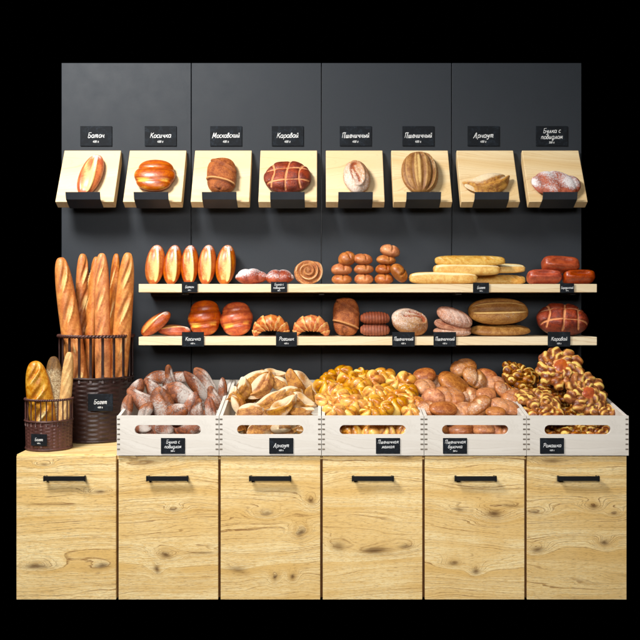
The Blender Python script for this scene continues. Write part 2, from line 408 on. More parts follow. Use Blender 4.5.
def jambun(seed=0, L=.125, W=.10, H=.075, mat='jam', sug=.25):
    def fn(x, th, P):
        top = ss(np.sin(th), sug-.3, sug+.5)
        crease = np.abs(np.sin(P[..., 0]/L*2*4.2+.7*wob(P, 30, seed)))**.6
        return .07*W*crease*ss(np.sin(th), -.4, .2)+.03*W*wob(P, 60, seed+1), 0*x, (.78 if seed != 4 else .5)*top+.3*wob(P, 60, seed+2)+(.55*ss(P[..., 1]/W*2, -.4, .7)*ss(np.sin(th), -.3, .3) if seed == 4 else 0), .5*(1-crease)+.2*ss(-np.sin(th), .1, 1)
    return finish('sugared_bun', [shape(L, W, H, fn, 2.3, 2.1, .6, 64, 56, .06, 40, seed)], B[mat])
def jamroll(seed=0, L=.17, W=.075, H=.06):
    def fn(x, th, P):
        t = wob(P, 28, seed+4)
        fold = G_(th-PI/2-.5+.3*x, .2)*ss(1-np.abs(x), .05, .3)
        red = np.maximum(ss(x+.55*t, -.05, .6), .8*ss(wob(P, 36, seed+20), .7, 1.5))
        return -.07*W*fold+.05*W*wob(P, 50, seed), .25*fold*red, (.56*(1-red)+.22*wob(P, 50, seed+7))*ss(np.sin(th)+.3*t, -.9, -.2)+.10, .5*fold+.25*ss(t, .4, 1.2)
    return finish('sugared_roll', [shape(L, W, H, fn, 2.05, 2, .75, 64, 52, .06, 36, seed, taper=-.16)], B['jamroll'])
def spiral(D=.125, H=.06):
    def fn(x, th, P):
        X, Y = P[..., 0], P[..., 1]; r = np.hypot(X, Y)/(D/2); a = np.arctan2(Y, X)
        s = np.sin(r*21-a+.5*wob(P, 60, 2)); top = ss(np.sin(th), .0, .3)
        return .05*D*s*top*ss(r, .05, .2), .75*ss(s, .2, 1)*top*(.7+.4*wob(P, 90, 5)), 0*x, .9*ss(-s, .3, 1)*top+.3*ss(.25-r, 0, .2)*top
    return finish('spiral_bun', [shape(D, D*.9, H, fn, 2.2, 2.2, .8, 80, 96, .02, 40, 4)], B['spiral'])
def bun(seed=0, L=.09, W=.075, H=.048, mat='bun', crease=1., gl=.1):
    def fn(x, th, P):
        xx = P[..., 0]/(L/2); top = ss(np.sin(th), .0, .5)
        g = G_(xx-.05+.2*np.sin(P[..., 1]/W*4), .09)*top*crease
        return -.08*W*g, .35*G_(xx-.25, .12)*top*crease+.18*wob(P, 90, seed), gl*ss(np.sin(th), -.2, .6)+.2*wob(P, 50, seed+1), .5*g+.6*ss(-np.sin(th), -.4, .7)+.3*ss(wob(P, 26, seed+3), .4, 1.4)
    return finish('bun', [shape(L, W, H, fn, 2.2, 2, .8, 48, 48, .03, 30, seed)], B[mat])
def longloaf(seed=0, L=.30, W=.07, H=.055, mat='long', n=7, G0=.2, slash=1., pp=2.6, skew=.35, lat=0., split=False):
    def fn(x, th, P):
        top = ss(np.sin(th), .05, .5); t = th-PI/2
        d = 0*x; R = 0*x; Bk = 0*x
        if split:
            g = ss(.5-np.abs(t-.1*np.sin(x*5)), 0, .25)*ss(1-np.abs(x), .02, .1)
            lip = G_(t-.5, .12); d = -.05*W*g+.06*W*lip; R = .9*g+.5*lip; Bk = .2*G_(t+.62, .1)
        else:
            X = P[..., 0]/L
            for i in range(n):
                c = (i+.5)/n*.94-.47
                a = (X-c)/(.80/n); b = t-lat
                # an eye-shaped slash running diagonally
                al = a*1.0+b*skew*1.2; ac = b-a*skew*2.2
                e = G_(al, .85)*G_(ac, .26); lip = G_(al, .8)*G_(ac-.36, .12)
                d = d-.085*W*e*slash+.10*W*lip*slash; R = R+(.42*e+.72*lip)*slash*(.8+.35*wob(P, 45, seed+i)); Bk = Bk+1.1*G_(al, .75)*G_(ac+.32, .13)*slash
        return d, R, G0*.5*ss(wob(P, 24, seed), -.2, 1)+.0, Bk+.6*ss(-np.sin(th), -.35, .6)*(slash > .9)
    return finish('long_loaf', [shape(L, W, H, fn, pp, 2, .75, 150, 48, .03, 14, seed)], B[mat])
def redloaf(seed=0, L=.155, W=.10, H=.065):
    def fn(x, th, P):
        xx = P[..., 0]/(L/2); yy = P[..., 1]/(W/2); top = ss(np.sin(th), .0, .4)
        rr = np.hypot(xx/.72, yy/.50)
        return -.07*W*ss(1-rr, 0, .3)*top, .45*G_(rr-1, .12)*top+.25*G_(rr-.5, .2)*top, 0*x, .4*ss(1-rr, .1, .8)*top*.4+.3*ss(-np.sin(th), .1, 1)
    return finish('red_loaf', [shape(L, W, H, fn, 4.2, 3.6, .8, 60, 56, .03, 20, seed)], B['red'])
def ribbed(seed=0, L=.13, W=.10, H=.056):
    def fn(x, th, P):
        r = np.sin(P[..., 0]/L*2*PI*10)
        return .010*W*r, 0*x+.14*r, 0*x, .2-.25*r+.2*wob(P, 30, seed)
    return finish('ribbed_bun', [shape(L, W, H, fn, 2.6, 2.3, .85, 120, 40, .02, 30, seed)], B['ribbed'])
def pinkflat(seed=0, L=.165, W=.12, H=.042):
    def fn(x, th, P):
        xx = P[..., 0]/(L/2); yy = P[..., 1]/(W/2); top = ss(np.sin(th), .0, .4)
        r = np.hypot(xx, yy)
        return -.02*W*G_(np.sin(xx*7+yy*3), .3)*top, .4*G_(r-.95, .12), .30+.22*wob(P, 42, seed), .25*ss(wob(P, 40, seed+2), .3, 1)*top
    return finish('flat_loaf', [shape(L, W, H, fn, 2.2, 2.3, .9, 64, 56, .04, 30, seed)], B['pink'])
def croissant(seed=0, R0=.060, r0=.044):
    nu, nv = 130, 40
    u = np.linspace(0, 1, nu); a = PI*1.06*(u-.5)              # arc over the top
    env = np.clip(np.sin(PI*np.clip(u*.90+.05, 0, 1)), 0, 1)**.8
    env[0] = env[-1] = 0; env[1] *= .75; env[-2] *= .75
    s = np.abs(u-.5)*2; fr = (s*3.6+.25) % 1
    step = (1-fr)*.16*(s > .0)
    P = np.zeros((nu, nv, 3)); K = np.zeros((nu, nv, 3)); v = np.arange(nv)*2*PI/nv
    for i in range(nu):
        c = np.array([R0*1.12*math.sin(a[i]), 0, R0*.92*math.cos(a[i])]); er = np.array([math.sin(a[i]), 0, math.cos(a[i])])
        rad = r0*env[i]*(1+step[i]*1.3)*.82
        for_r = rad*(1+.03*np.sin(v*5+i*.2))
        P[i] = c+np.outer(for_r*np.cos(v), er)*.92+np.outer(for_r*np.sin(v)*1.15, [0,1,0])
        K[i, :, 0] = .5*max(0, 1-abs(fr[i]-.15)/.25)+.28+.2*np.sin(v*7+i*.35)
        K[i, :, 2] = .75*max(0, (fr[i]-.8)/.2)
    P += wob(P, 60, seed)[..., None]*.0012
    return finish('croissant', [gridmesh('', P, K, None)], B['croiss'])
def rosette(seed=0, D=.082):
    r = np.random.default_rng(seed); n = [4, 3, 4, 5][seed % 4]; tw = [.6, -.5, .3, .8][seed % 4]; ph = r.random(n*2)*.25
    def fn(x, th, P):
        X, Y = P[..., 0]/D*2, P[..., 1]/D*2; rr = np.hypot(X, Y); a = np.arctan2(Y, X)+tw*rr
        a = a+.18*np.sin(a+seed)+.08*wob(P, 60, seed)
        c = np.abs(np.cos(a*n/2.)); top = ss(np.sin(th), -.6, .1)
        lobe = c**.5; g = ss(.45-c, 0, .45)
        edge = ss(rr, .45, .95)
        d = .18*D*(lobe-.8)*top*(.35+.65*ss(rr, .05, .5))-.05*D*ss(.16-rr, 0, .16)*top+.02*D*wob(P, 80, seed+2)
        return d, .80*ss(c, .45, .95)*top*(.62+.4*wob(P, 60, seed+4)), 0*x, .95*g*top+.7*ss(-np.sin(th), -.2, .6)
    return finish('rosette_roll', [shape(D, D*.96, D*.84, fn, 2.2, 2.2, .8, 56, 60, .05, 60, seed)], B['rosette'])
def pie(seed=0, D=.195):
    r = np.random.default_rng(seed+30); parts = []
    def lobe(sz, a, rr, z, tilt, sd, ex=1.25):
        def fn(x, th, P):
            s = np.sin(x*6.6+1.1*np.abs(np.cos(th))*2+sd); top = ss(np.sin(th), -.7, .0)
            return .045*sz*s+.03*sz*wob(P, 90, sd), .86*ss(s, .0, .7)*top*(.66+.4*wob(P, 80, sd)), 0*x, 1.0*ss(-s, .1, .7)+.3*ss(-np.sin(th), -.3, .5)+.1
        p = shape(sz*ex, sz*.92, sz*.7, fn, 2.3, 2.1, .9, 40, 28, .06, 60, sd)
        Ry = [[math.cos(tilt),0,-math.sin(tilt)],[0,1,0],[math.sin(tilt),0,math.cos(tilt)]]
        parts.append(xf(p, np.array(rotz(a)) @ np.array(Ry), (rr*math.cos(a), rr*math.sin(a), z)))
    for i in range(9):
        a = 2*PI*i/9+r.random()*.12
        rr = D*.35; p0 = len(parts); lobe(D*.31, a+.9, rr, .0, .15, seed*40+i)
        v, f, k = parts[-1]; v = np.array(v)-[rr*math.cos(a+.9), rr*math.sin(a+.9), 0]+[rr*math.cos(a), rr*math.sin(a), 0]; parts[-1] = (v.tolist(), f, k)
    for i in range(7):
        a = 2*PI*(i+.5)/7+r.random()*.15
        rr = D*.20; lobe(D*.24, a+1.0, rr, D*.055, .25, seed*40+20+i)
        v, f, k = parts[-1]; v = np.array(v)-[rr*math.cos(a+1.), rr*math.sin(a+1.), 0]+[rr*math.cos(a), rr*math.sin(a), 0]; parts[-1] = (v.tolist(), f, k)
    parts.append(xf(shape(D*.8, D*.8, D*.22, lambda x, th, P: (0*x, 0*x, 0*x, .6+0*x), nu=24, nv=32), np.eye(3), (0,0,-.01)))
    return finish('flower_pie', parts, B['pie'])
def jamfill(D=.066):
    return finish('jam_filling', [shape(D*1.15, D, D*.40, lambda x, th, P: (.06*D*wob(P, 120, 3), .3*wob(P, 90, 2)+.9*ss(np.hypot(P[..., 0], P[..., 1])/D*2, .75, 1), 0*x, 0*x), nu=26, nv=28)], B['jamfill'])

# ------------------------------------------------------------------ placement
def orient(lng, up):
    x = Vector(lng).normalized(); z = Vector(up); z = (z-x*z.dot(x)).normalized(); y = z.cross(x)
    return Matrix((x, y, z)).transposed()
def put(me, name, pos, lng, up, label, cat, group=None, rest=None, sc=1.):
    o = bpy.data.objects.new(name, me)
    R = orient(lng, up); pos = Vector(pos)
    s3 = sc if hasattr(sc, '__len__') else (sc, sc, sc)
    if rest is not None:
        zmin = min((R @ Vector((v.co.x*s3[0], v.co.y*s3[1], v.co.z*s3[2]))).z for v in me.vertices)
        pos.z = rest-zmin
    o.matrix_world = Matrix.Translation(pos) @ R.to_4x4() @ Matrix.Diagonal((*s3, 1))
    link(o); tag(o, label, cat, group)
    return o

# ================================================================== BACK WALL
WL, WR, WTOP = -1.2, 1.2, EYE+(305-63)/217
wall = tag(empty('display_wall', (0, 0, 0)), 'charcoal back wall of four tall flat panels behind the whole bread display', 'wall')
for i in range(4):
    b = MB(); b.box(-.298, .298, 0, .018, 0, WTOP); o = b.build('panel', M['panel'], wall, (-.9+.6*i, 0, 0)); bevel(o, .0015)
b = MB(); b.box(WL+.01, WR-.01, .02, .04, 0, WTOP-.01); b.build('backing', M['black_metal'], wall)

# ================================================================== CABINET
CT = EYE-.588                                    # top of the cabinet
cab = tag(empty('base_cabinet', (0, -.3, 0)), 'long oak base cabinet with six knotty flat doors and black handles', 'cabinet')
b = MB(); b.box(-1.2, 1.2, -.58, -.004, CT-.02, CT); o = b.build('cabinet_top', M['top'], cab, (0, .3, 0)); bevel(o, .001)
b = MB(); b.box(-1.196, 1.196, -.575, -.006, .004, CT-.021); b.build('carcass', M['gap'], cab, (0, .3, 0))
for sx in (-1, 1):
    b = MB(); x0, x1 = sorted((sx*1.1965, sx*1.1998)); b.box(x0, x1, -.576, -.006, .004, CT-.0205)
    b.build('end_panel', M['top'], cab, (0, .3, 0))
kn = [ [(44.7,464,8,3,.5),(99.7,491.6,12,3,.9),(38,565.5,22,6,.8),(99.7,567,16,6,.8),(60,504,60,2.5,.3)],
       [(173.6,510,9,4,.6),(165,553,12,6,1.),(157,567,6,9,.8),(200,552,20,2.5,.5),(146,464,30,5,.4)],
       [(311,502,7,6,.8),(301,531,8,7,.9),(275,577,5,6,1.),(292.5,577,5,6,1.),(239,569,18,9,.45),(267,514,12,5,.5)],
       [(378,550,24,8,.9),(339,545,14,9,.5),(406,546,16,6,.5),(400,458,20,4,.5)],
       [(494,514,16,8,1.1),(458,510,12,5,.5),(454,562,10,5,.6),(477,569,8,7,.7),(510,505,18,4,.4)],
       [(593.6,507,8,5,.9),(537,512,14,4,.6),(614,514,8,4,.6),(605.6,545,8,6,.8),(538.6,552,12,6,.7),(552,460,22,6,.5)] ]
DW = .390
for i in range(6):
    cx = -1.0+.4*i; zc = .002+(CT-.004)/2; h = CT-.006
    ks = []
    for (px, py, rx, ry, am) in kn[i]:
        p = at(px, py, 3.4); ks.append((p.x-cx, p.z-zc, rx*.95/255, ry*.95/255, am*.85))
    tone = [1., .97, .98, 1., .99, .93][i]
    m = wood('oak_door', *[tuple(c*tone for c in q[:3])+(1,) for q in (OAK_L, OAK_M, OAK_D)], seed=i*7+2, knots=ks, freq=30, wav=.22, contrast=1.2, fib=2.3)
    b = MB(); b.box(-DW/2, DW/2, -.011, .009, -h/2, h/2)
    d = b.build('door', m, cab, (cx, -.589+.3, zc)); bevel(d, .0012)
    b = MB(); hz = at(0, 477.5, 3.4).z-zc
    b.box(-.078, .078, -.036, -.028, hz-.009, hz+.009)
    for sx in (-1, 1): b.box(sx*.078-(.006 if sx > 0 else 0), sx*.078+(0 if sx > 0 else .006), -.0281, -.0112, hz-.0088, hz+.0088)
    for sx in (-1, 1): b.box(sx*.0795-.0025, sx*.0795+.0025, -.0375, -.0265, hz-.0105, hz+.0105)
    bevel(b.build('handle', M['handle_metal'], d), .001)

# ================================================================== SHELVES
def shelf(z, label, supports=()):
    s = tag(empty('wall_shelf', (.2, -.125, z)), label, 'shelf')
    b = MB(); b.box(-.79, 1.19, -.25, -.001, z-.036, z)
    o = b.build('shelf_board', M['shelf'], s, (-.2, .125, -z)); bevel(o, .0015)
    b = MB()                                        # thin dark rail carrying the board
    b.box(-.78, 1.18, -.03, -.001, z-.052, z-.037)
    for x in (-.6, 0, .6, 1.1): b.box(x-.012, x+.012, -.2, -.0301, z-.046, z-.0365)
    b.build('bracket', M['black_metal'], s, (-.2, .125, -z))
SH1 = EYE+(305-284)/231.5; SH2 = EYE-.138
shelf(SH1, 'upper pale oak wall shelf holding upright orange loaves and small buns')
shelf(SH2, 'lower pale oak wall shelf holding braided loaves and croissants')

# ================================================================== PRICE SIGNS with chalk script
def arc(cx, cy, rx, ry, a0, a1, n=12):
    return [(cx+rx*math.cos(math.radians(a0+(a1-a0)*i/n)), cy+ry*math.sin(math.radians(a0+(a1-a0)*i/n))) for i in range(n+1)]
GL = {
 'а': (1., [arc(.4,.5,.38,.5,40,400), [(.78,1),(.78,.15),(.98,0)]]),
 'б': (.9, [arc(.42,.45,.36,.45,90,450), [(.12,.6),(.15,1.2),(.45,1.5),(.8,1.6)]]),
 'в': (.85,[[(.05,0),(.15,1.1),(.35,1.55),(.55,1.3),(.4,.9),(.15,.75)], arc(.36,.4,.34,.4,80,-200)]),
 'г': (.75,[[(.05,.8),(.25,1),(.6,.95),(.55,.75),(.2,.35),(.2,.1),(.4,0),(.7,.15)]]),
 'д': (1., [arc(.4,.5,.38,.5,40,400), [(.78,1),(.75,-.3),(.5,-.6),(.3,-.4),(.95,.1)]]),
 'е': (.8, [[(.08,.45),(.7,.6),(.6,.95),(.35,1),(.1,.7),(.1,.3),(.35,0),(.78,.2)]]),
 'и': (1., [[(.1,1),(.1,.3),(.25,0),(.55,.2),(.65,1)], [(.65,1),(.65,.2),(.95,.05)]]),
 'й': (1., [[(.1,1),(.1,.3),(.25,0),(.55,.2),(.65,1)], [(.65,1),(.65,.2),(.95,.05)], [(.25,1.45),(.45,1.28),(.65,1.45)]]),
 'к': (.9, [[(.1,1),(.1,0)], [(.75,1),(.15,.5),(.45,.45),(.7,.05),(.9,.1)]]),
 'л': (.9, [[(0,.05),(.15,0),(.35,.6),(.5,1),(.6,.3),(.7,.05),(.9,.1)]]),
 'м': (1.1,[[(0,.05),(.12,0),(.3,1),(.5,.2),(.8,1),(.85,.15),(1.05,.05)]]),
 'н': (1., [[(.1,1),(.1,0)], [(.1,.5),(.7,.5)], [(.7,1),(.7,.1),(.95,.05)]]),
 'о': (.9, [arc(.42,.5,.38,.5,90,450)]),
 'п': (1., [[(.1,1),(.1,0)], [(.1,.7),(.4,1),(.68,.85),(.68,.15),(.95,.05)]]),
 'р': (.95,[[(.12,1),(.12,-.6)], arc(.45,.5,.36,.48,150,-150)]),
 'с': (.8, [arc(.45,.5,.38,.5,50,320)]),
 'т': (1.3,[[(.1,1),(.1,0)], [(.1,.7),(.3,1),(.5,.85),(.5,0)], [(.5,.7),(.75,1),(.95,.85),(.95,.1),(1.2,.05)]]),
 'у': (.9, [[(.1,1),(.15,.4),(.4,.3),(.7,1)], [(.7,1),(.6,-.2),(.35,-.6),(.1,-.4)]]),
 'ч': (.95,[[(.1,1),(.12,.6),(.35,.42),(.65,.6)], [(.68,1),(.68,.1),(.92,.05)]]),
 'ш': (1.35,[[(.1,1),(.12,.15),(.3,0),(.52,.2),(.55,1)], [(.55,1),(.56,.15),(.75,0),(.98,.2),(1.,1)], [(1.,1),(1.,.15),(1.3,.05)]]),
 'ы': (1.2,[[(.1,1),(.1,0)], arc(.35,.3,.28,.3,130,-180), [(.95,1),(.95,.1),(1.15,.05)]]),
 'я': (.95,[[(.75,1),(.3,.95),(.2,.7),(.4,.5),(.75,.5)], [(.75,1),(.75,.1),(.95,.05)], [(.45,.5),(.05,0)]]),
 'А': (1.3,[[(0,0),(.2,.1),(.75,1.7),(.95,0),(1.15,.05)], [(.3,.6),(.95,.65)]]),
 'Б': (1.2,[[(.2,1.7),(.2,0)], [(.1,1.65),(1.,1.7)], arc(.5,.45,.45,.48,110,-120), [(.35,.9),(.2,.9)]]),
 'К': (1.2,[[(.2,1.7),(.15,0)], [(1.,1.65),(.25,.8),(.6,.75),(1.,.05),(1.15,.05)]]),
 'М': (1.6,[[(0,0),(.15,.1),(.35,1.7),(.7,.3),(1.2,1.7),(1.3,.1),(1.5,.05)]]),
 'П': (1.3,[[(.25,1.55),(.2,0)], [(0,1.5),(.5,1.7),(1.25,1.65)], [(.95,1.6),(.9,.1),(1.15,.05)]]),
 'Р': (1.1,[[(.25,1.65),(.2,0)], [(0,1.4),(.35,1.7),(.85,1.6),(.95,1.2),(.65,.85),(.3,.8)]]),
 '4': (.9, [[(.5,1.5),(.1,.5),(.8,.5)], [(.6,.9),(.6,0)]]),
 '0': (.9, [arc(.42,.75,.34,.75,90,450)]),
 '5': (.9, [[(.75,1.5),(.25,1.5),(.2,.9),(.5,.95),(.75,.6),(.6,.1),(.15,.05)]]),
 '.': (.4, [[(.12,0),(.18,.1)]]), ' ': (.55, []),
}
def write(lines, tw, th):
    """lines: (text, x-height in units of th, baseline as fraction); returns ribbon geometry in the xz plane"""
    V = []; Fc = []; kk = 0
    for text, xh, base, bold in lines:
        xh *= th; adv = sum(GL[c][0] for c in text)*1.06; k = min(1., tw*.88/(adv*xh)); 
        x = -adv*xh*k/2; w = xh*bold; tilt = .04
        for c in text:
            for pl in GL[c][1]:
                pts = [Vector((x+(px+.22*py)*xh*k, py*xh)) for px, py in pl]
                if len(pts) > 2 and len(pts) < 10:      # smooth the pen path (Catmull-Rom)
                    e = [pts[0]]+pts+[pts[-1]]; q = []
                    for i in range(1, len(e)-2):
                        for t in (0, .25, .5, .75):
                            q.append(.5*((2*e[i])+(e[i+1]-e[i-1])*t+(2*e[i-1]-5*e[i]+4*e[i+1]-e[i+2])*t*t+(3*e[i]-e[i-1]-3*e[i+1]+e[i+2])*t**3))
                    q.append(pts[-1]); pts = q
                kk += 1; b = len(V); n = len(pts)
                for i, p in enumerate(pts):
                    t = pts[min(i+1, n-1)]-pts[max(i-1, 0)]
                    t = t.normalized() if t.length > 1e-9 else Vector((1, 0))
                    nn = Vector((-t.y, t.x))*w*(.5 if 0 < i < n-1 else .32)
                    for s_ in (1, -1):
                        V.append((p.x+nn.x*s_, -.00004*kk, p.y+nn.y*s_+th*(base-.5)+tilt*(p.x)*.5))
                Fc += [(b+2*i, b+2*i+1, b+2*i+3, b+2*i+2) for i in range(n-1)]
            x += GL[c][0]*1.06*xh*k
    return V, Fc
def sign(loc, w, h, lines, label, group=None, lean=0., rz=0.):
    e = empty('price_sign', loc); e.rotation_euler = (lean, 0, rz); tag(e, label, 'sign', group)
    b = MB(); b.box(-w/2, w/2, -.0015, .0015, -h/2, h/2); o = b.build('sign_plate', M['slate'], e); bevel(o, .0008, 1)
    V, Fc = write(lines, w, h)
    mesh_obj('lettering', V, Fc, M['chalk'], e, (0, -.0021, 0))
ONE = lambda t, kg='400 г.': [(t, .15, .42, .22), (kg, .07, .17, .26)]
TWO = lambda a, b_, kg='500 г.': [(a, .135, .66, .22), (b_, .135, .36, .22)]+([(kg, .065, .13, .26)] if kg else [])
wl = [(96,'Батон'),(160.5,'Косичка'),(226,'Московский'),(287.6,'Каравай'),(355.6,'Пшеничный'),(418.3,'Пшеничный'),(483.5,'Арнаут'),(551.8,None)]
for i, (px, t) in enumerate(wl):
    p = at(px, 136, 3.994)
    above = ['the slashed baton','the braided orange loaf','the wrapped brown loaf','the red cross-scored loaf','the small floury loaf','the tall striped oval loaf','the cream folded bread','the sugar-dusted jam bun'][i]
    sign((p.x, -.0035, p.z), .146, .092, ONE(t) if t else TWO('Булка с', 'повидлом'), 'black chalk sign on the back wall above '+above, 'black chalk price signs')
def shelfsign(px, py, wpx, hpx, z, lines, label):
    p = at(px, py, 3.745); sign((p.x, -.256, p.z), wpx/231.5, hpx/231.5, lines, label, 'black chalk price signs')
shelfsign(189.6, 287.2, 15.5, 10.6, SH1, ONE('Батон'), 'small black sign on the upper shelf edge below the upright orange batons')
shelfsign(279, 287.2, 16, 10.6, SH1, TWO('Булка с','повидлом'), 'small black sign on the upper shelf edge below the sugared buns')
shelfsign(481, 288, 16, 10.6, SH1, ONE('Багет'), 'small black sign on the upper shelf edge below the pale long loaves')
shelfsign(567, 288, 14, 9.6, SH1, ONE('Бородинский'), 'small black sign on the upper shelf edge below the glossy red loaves')
shelfsign(193, 339.3, 22, 14.6, SH2, ONE('Косичка'), 'black sign on the lower shelf edge below the braided loaves')
shelfsign(286.5, 339.3, 21, 14.6, SH2, ONE('Рогалик'), 'black sign on the lower shelf edge between the two croissants')
shelfsign(403.5, 339.3, 22.5, 14.6, SH2, ONE('Пшеничный'), 'black sign on the lower shelf edge in front of the round floury loaf')
shelfsign(444.8, 339.3, 22.5, 14.6, SH2, ONE('Пшеничный'), 'black sign on the lower shelf edge in front of the flat pink loaves')
shelfsign(559, 339.3, 22.5, 14.8, SH2, ONE('Каравай'), 'black sign on the lower shelf edge below the big red scored loaf')

# ================================================================== TILTED DISPLAY BOARDS
BD = Vector((0, .484, .875)); BN = Vector((0, -.875, .484))       # up the board, out of the board
BB = Vector((0, -.155, EYE+.457)); BLEN = .289; BT = .045          # bottom front edge
bl = ['holding the slashed baton','holding the braided orange loaf','holding the wrapped brown loaf','holding the red cross-scored loaf','holding the small floury loaf','holding the tall striped oval loaf','holding the cream folded bread','holding the sugar-dusted jam bun']
for i in range(8):
    X = -1.05+.3*i
    e = empty('display_board', (X, BB.y, BB.z)); tag(e, 'tilted pale oak board on the wall '+bl[i], 'display board', 'tilted oak boards along the top')
    # slab in its own frame: x across, z up the slope, -y out of it
    b = MB(); b.box(-.13, .13, 0, BT, 0, BLEN)
    o = b.build('board', M['board'] if i < 5 else M['board_knot'], e); bevel(o, .0025); o.rotation_euler = (-math.atan2(.484, .875), 0, 0)
    b = MB(); k = BT+.030; th = .003                                # folded metal lip
    bb = [(BT, -.0005), (-.020, -.0005), (-.043, .0215), (-.0460, .020), (-.0222, -.0035), (BT, -.0035)]
    b.prism(bb, -.076, .076)
    o = b.build('lip', M['black_metal'], e); o.rotation_euler = (-math.atan2(.484, .875), 0, 0); bevel(o, .0005, 1)
    b = MB(); b.box(-.04, .04, BT+.0005, BT+.006, .06, .2); o = b.build('wall_mount', M['black_metal'], e); o.rotation_euler = (-math.atan2(.484, .875), 0, 0)
def onboard(px, py, off):
    """the point 'off' metres out from the board faces seen at that pixel"""
    d0 = (at(px, py, 1.)-Vector((0, -4, EYE))); O = Vector((0, -4, EYE)); A = BB+BN*off
    t = (A-O).dot(BN)/d0.dot(BN); return O+d0*t
def bput(me, name, px, py, off, ang, label, cat, sc=1.):
    a = math.radians(ang); lng = Vector((math.cos(a), 0, 0))+BD*math.sin(a)
    return put(me, name, onboard(px, py, off), lng, BN, label, cat, None, None, sc)
me_baton = [baton(seed=s) for s in (1, 2, 3)]; me_kos = [kosichka(s) for s in (1, 2)]; me_mosk = mosk(3); me_kar = karavai(2)
bput(me_baton[0], 'baton', 90.5, 175, .022, 80, 'slashed orange baton standing on the leftmost tilted board', 'bread', (1.2, 1.22, .85))
bput(me_kos[0], 'braided_loaf', 154.5, 175.5, .024, 82, 'round braided orange loaf on the second tilted board', 'bread', (1., 1.12, .6))
bput(me_mosk, 'wrapped_loaf', 221.5, 176, .022, 92, 'brown wrapped loaf with a curled seam on a tilted board', 'bread', (1.02, 1.08, .75))
bput(me_kar, 'scored_round_loaf', 288, 178, .022, 2, 'dark red cross-scored round loaf on a tilted board', 'bread', (.97, 1.03, .6))
me_flo = floury(1); bput(me_flo, 'dusted_loaf', 356, 177.5, .022, 100, 'small floury loaf with a leaf cut on a tilted board', 'bread', (1.08, .9, .75))
me_oval = oval(1); bput(me_oval, 'striped_oval_loaf', 419.5, 172.5, .022, 90, 'tall brown striped oval loaf on a tilted board', 'bread', (1.02, 1., .7))
me_arn = [arnaut(s, bend=[.12, -.1, .08, .14][s]) for s in range(4)]
bput(me_arn[0], 'folded_bread', 487, 186, .018, 10, 'cream and gold folded crescent bread on a tilted board', 'bread', (1.16, 1.25, .9))
me_jam = [jambun(s) for s in (1, 2)]; me_jb = jambun(4, .2, .12, .085, 'jam', .75)
bput(me_jb, 'jam_bun', 555.5, 185, .018, -3, 'red-brown jam bun under white sugar on the rightmost tilted board', 'bread', (1.0, 1.05, .6))

# ================================================================== UPPER SHELF BREADS
ords = ['first', 'second', 'third', 'fourth', 'fifth']
for i, (px, w, lean) in enumerate(((155, 1.05, .10), (173, 1., .10), (189.7, .98, .03), (207, .97, .08), (226, 1.1, .10))):
    p = at(px, 262, 3.935)
    put(me_baton[i % 3], 'baton', p, (lean, .20, 1), (0.02, -1, .2), 'upright slashed orange baton on the upper shelf, %s from the left' % ords[i], 'bread', 'upright batons on the upper shelf', SH1, (.98, w, 1))
for i, px in enumerate((251.2, 279.6)):
    put(me_jam[i], 'sugared_bun', at(px, 277, 3.84), (1, .1-.2*i, 0), (0, -.25, 1), 'low sugar-dusted bun on the upper shelf, '+('beside the upright batons' if i == 0 else 'beside the spiral bun'), 'bread', 'sugared buns', SH1, (1., 1, .92))
put(spiral(), 'spiral_bun', at(308.2, 272, 3.86), (1, 0, .1), (0, -1, .35), 'round spiral bun standing on edge on the upper shelf', 'bread', None, SH1, (1., .98, 1.))
me_bun = [bun(s, gl=.08+.1*(s == 2)) for s in (1, 2, 3)]
sb = [(341.8,279,20,9,0,'bottom bun of the leftmost small stack'),(341.8,270,21,10.5,0,'second bun up in the leftmost small stack'),(347.4,259.5,18,13,18,'speckled tilted bun on top of the leftmost small stack'),
 (363.9,278.7,19,9.5,0,'bottom bun of the middle small stack'),(363.9,269.5,20,9,0,'second bun up in the middle small stack'),(362.6,259.7,20,10,-4,'top bun of the middle small stack'),
 (384,278.7,19,9.5,0,'bottom bun of the tall stack'),(384.5,269.5,18,9,3,'second bun up in the tall stack'),(386,260.4,20,9,-3,'third bun up in the tall stack'),(390,251.5,20,10.5,-14,'top bun of the tall stack'),
 (398.8,273.5,21,12,-52,'tilted bun leaning against the tall stack')]
for i, (px, py, w, h, a, lb) in enumerate(sb):
    d = 3.80 if i == 10 else 3.85; p = at(px, py, d); r = math.radians(a)
    put(me_bun[i % 3] if i != 2 else me_bun[1], 'small_bun', p, (math.cos(r), .12*((i*7) % 3-1), math.sin(r)), (-math.sin(r)*.7, -.18, math.cos(r)), lb+' on the upper shelf', 'bread', 'stacked small brown buns', None if i not in (0, 3, 6) else SH1, (w*d/F/.09, 1, h*d/F/.0385))
me_long = [longloaf(s, .30, .07, .055, 'long', 9, .3, .8, 4.) for s in (1, 2)]+[longloaf(5, .30, .07, .055, 'long', 3, .5, 1., 4., split=True)]
for (k, px, py, L, h, d, lb) in ((0, 490, 280, 70, 8.5, 3.91, 'pale long loaf lying at the bottom rear of the stack'), (2, 443, 278, 68, 12, 3.80, 'pale long loaf lying lowest in front, nearest the small buns'),
        (2, 492, 268.6, 66, 8.5, 3.91, 'pale long loaf at the rear of the stack, second layer'), (2, 466.5, 270, 67, 12, 3.83, 'pale long split loaf in the middle of the stack'), (1, 470, 261, 70, 9, 3.85, 'thin pale long loaf on top of the stack')):
    put(me_long[k], 'long_loaf', at(px, py, d), (1, .03*(k-1), 0), (0, -.55, 1), lb+' on the upper shelf', 'bread', 'stacked pale long loaves', SH1 if py > 275 else None, (L*d/F/.30, .98, h*d/F/.052))
me_red = [redloaf(s) for s in (1, 2)]
